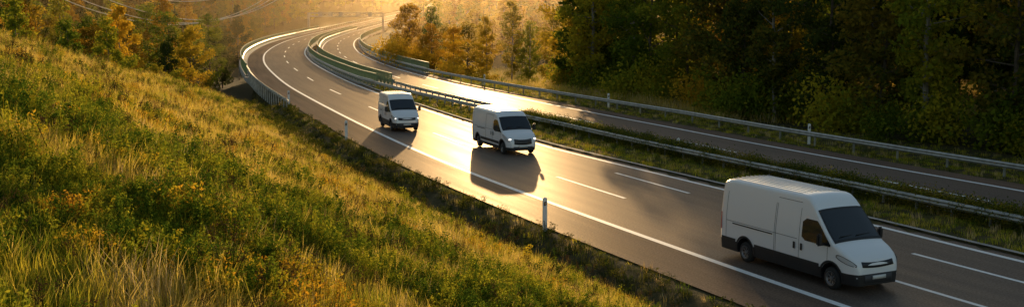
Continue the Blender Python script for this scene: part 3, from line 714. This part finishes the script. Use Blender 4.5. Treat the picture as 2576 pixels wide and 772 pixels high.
hx=LX[J]+NX[J]*oo+TX[J]*(ss-J); hy=LY[J]+NY[J]*oo+TY[J]*(ss-J); n=len(J)
n_=260; c=rng.normal(size=(n_,3))*np.array([.22,.22,.2])+np.array([0,0,.42]); hedge=[quads_mesh('hedge_a',c,None,.035,[LM['dark']],None),quads_mesh('hedge_b',c[:,[1,0,2]],None,.035,[LM['green']],None)]
s=rng.uniform(.8,1.25,n)
scatter('median_hedge',np.stack([hx,hy,np.full(n,.02)],1),rotz(n),np.stack([s,s,s],1),(rng.random(n)<.2).astype(int),hedge)
# ------------------------------------------------------------------ trees
def tr(kinds,x,y,sc,name='autumn_tree'):
    k=random.choice(kinds); return place_tree(name,k,x,y,sc)
G=lambda *a:[(c,s) for c in a for s in range(3)]
for (x,y,s,kk) in ((-52,112,.8,G('green')),(-46.5,117,.85,G('green')),(-57,122,.95,G('green')),(-42,122,.66,G('green')),(-50,138,.9,G('green')),(-62,140,1.0,G('green')),(-68,128,1,G('green')),(-45,140,.78,G('gold')),(-39.5,128,.5,G('gold')),(-56,160,.95,G('green','gold')),(-49,170,.85,G('gold')),(-73,150,1.1,G('green')),(-66,175,1.05,G('orange')),(-82,170,1.1,G('green')),(-75,200,1.2,G('green')),(-60,195,1.1,G('green')),(-67,215,1.2,G('orange')),(-90,210,1.3,G('gold')),
    (-54,190,.9,G('dark')),(-59,218,1.0,G('dark','green')),(-65,250,1.0,G('dark')),(-71,290,1.05,G('dark','green')),(-77,335,1.0,G('dark')),(-50,160,.7,G('dark')),(-46,152,.55,G('green'))):
    tr(kk,x,y,s)
place_tree('red_shrub','red',-33.5,124,1.9); place_tree('red_shrub','red',-35,127,1.8); place_tree('golden_shrub','gold',-37,121,1.7); place_tree('golden_shrub','gold',-35.5,119,1.3)
place_tree('green_shrub','green',-39,116,1.8); place_tree('golden_shrub','gold',-41.5,114,1.7)
for (x,y,c,s) in ((-31.5,121,'green',1.1),(-30.5,116,'green',.9),(-34,132,'green',1.6),(-36.5,137,'green',1.8),(-38.5,143,'orange',1.8),(-40,148,'green',2),(-32,127,'red',1.4),(-41,135,'orange',2),(-43,130,'green',2),(-33.2,137,'green',1.3),(-35.6,144,'green',1.4),(-30.6,126,'green',1.0)): place_tree(c+'_shrub',c,x,y,s)
def offpt(y,o):
    i=idx_y(y); return LX[i]+NX[i]*o,LY[i]+NY[i]*o
for y in np.arange(36,128,5.5):
    o=float(RG(y))+random.uniform(10,14)
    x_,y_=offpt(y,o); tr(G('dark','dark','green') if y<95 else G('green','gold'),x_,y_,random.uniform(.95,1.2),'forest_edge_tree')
    for q in range(4):
        x_,y_=offpt(y+random.uniform(-3,3),o+random.uniform(-3,4)); place_tree('undergrowth_shrub',random.choice(['green','green','green','gold']),x_,y_,random.uniform(.9,1.9))
for (x,y,s,kk) in ((11,126,1.05,G('green')),(14,133,1.1,G('green')),(9.5,140,.95,G('gold')),(18,122,1.1,G('green')),(13,148,1.1,G('gold'))): tr(kk,x,y,s,'forest_edge_tree')
for (x,y,s,kk) in ((-9,172,.6,G('orange')),(-13,180,.7,G('orange','gold')),(-4,182,.75,G('gold')),(-18,196,.75,G('orange')),(-8,200,.95,G('gold')),(0,205,.9,G('gold','orange')),(7,200,.95,G('gold')),(-13,222,.95,G('gold')),(14,215,1.0,G('gold')),(-22,238,.8,G('orange')),(3,190,.7,G('green')),(-15,210,.8,G('green'))): tr(kk,x,y,s)
for (x,y,s,c) in ((-14,163,1.5,'orange'),(-9,160,1.3,'gold'),(-17,170,1.7,'orange'),(3,175,1.4,'gold'),(6,150,1.2,'gold'),(0,158,1.1,'green'),(-5,165,1.5,'gold'),(-1,170,1.6,'green'),(-20,185,2,'orange')): place_tree(c+'_shrub',c,x,y,s)
keys=list(TM.keys()); prot=[TM[k] for k in keys]
def ki(c,s): return keys.index((c,s))
X=[];Y=[];I_=[];SS=[]
def mass(x0,x1,y0,y1,dens,cond,cols,smin,smax):
    x,y=sample(x0,x1,y0,y1,dens); o,ys=so(x,y); k=cond(x,y,o,ys); x=x[k];y=y[k]
    for a,b_ in zip(x,y):
        c=random.choice(cols); X.append(a);Y.append(b_);I_.append(ki(c,random.randint(0,2)));SS.append(random.uniform(smin,smax))
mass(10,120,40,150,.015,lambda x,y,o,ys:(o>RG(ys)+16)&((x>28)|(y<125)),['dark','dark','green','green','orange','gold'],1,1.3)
mass(45,160,150,420,.008,lambda x,y,o,ys:(o>RG(ys)+ 26),['gold','orange','green'],.9,1.2)
mass(-30,45,300,420,.012,lambda x,y,o,ys:(o>RG(ys)+ 12),['gold','orange','green'],.7,1.0)
mass(-220,-70,170,420,.010,lambda x,y,o,ys:(o<-22),['dark','green','green','orange'],.9,1.2)
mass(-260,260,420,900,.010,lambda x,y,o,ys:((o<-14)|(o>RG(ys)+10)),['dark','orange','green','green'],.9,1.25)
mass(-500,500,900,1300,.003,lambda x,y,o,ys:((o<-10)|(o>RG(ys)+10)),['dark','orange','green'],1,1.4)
X=np.array(X);Y=np.array(Y);SS=np.array(SS);n=len(X)
scatter('forest',np.stack([X,Y,ground(X,Y)-.1],1),rotz(n,.03),np.stack([SS,SS,SS*rng.uniform(.9,1.15,n)],1),I_,prot)
# ------------------------------------------------------------------ evening haze in the valley
bpy.ops.mesh.primitive_cube_add(size=1,location=(0,860,25)); hz=bpy.context.object; hz.name='haze'; hz.scale=(1400,1400,90)
m=bpy.data.materials.new('haze'); m.use_nodes=True; nt=m.node_tree; nt.nodes.clear(); o=nt.nodes.new('ShaderNodeOutputMaterial'); vs=nt.nodes.new('ShaderNodeVolumeScatter'); vs.inputs['Color'].default_value=(1,.78,.48,1); vs.inputs['Density'].default_value=.00027; vs.inputs['Anisotropy'].default_value=.88
lnk(nt,vs.outputs[0],o.inputs['Volume']); hz.data.materials.append(m)
# ------------------------------------------------------------------ light, world, camera
EL=math.radians(8.6); AZ=math.radians(-1.3)
w=bpy.data.worlds.new('World'); S.world=w; w.use_nodes=True; nt=w.node_tree; bg=nt.nodes['Background']; sk=nt.nodes.new('ShaderNodeTexSky'); sk.sky_type='NISHITA'; sk.sun_disc=False; sk.sun_elevation=EL; sk.sun_rotation=AZ
sk.air_density=1.2; sk.dust_density=1.0
lnk(nt,sk.outputs[0],bg.inputs[0]); bg.inputs[1].default_value=.15
sl=bpy.data.lights.new('sun','SUN'); sl.energy=5; sl.angle=math.radians(.5); sl.color=(1,.65,.30); so_=bpy.data.objects.new('sun',sl); S.collection.objects.link(so_)
d=Vector((math.sin(AZ)*math.cos(EL),math.cos(AZ)*math.cos(EL),math.sin(EL))); so_.rotation_mode='QUATERNION'; so_.rotation_quaternion=(-d).to_track_quat('-Z','Y'); so_.location=(0,0,80)
cam=bpy.data.cameras.new('camera'); co=bpy.data.objects.new('camera',cam); S.collection.objects.link(co); S.camera=co
cam.sensor_width=36; cam.lens=36*2800/2576; cam.clip_end=4000; cam.clip_start=.1
co.location=(0,0,8.6); co.rotation_euler=(math.pi/2-math.atan(366/2800),0,0)
S.view_settings.view_transform='Standard'; S.view_settings.look='None'; S.view_settings.exposure=0
print('grass',nh,'forest',n)
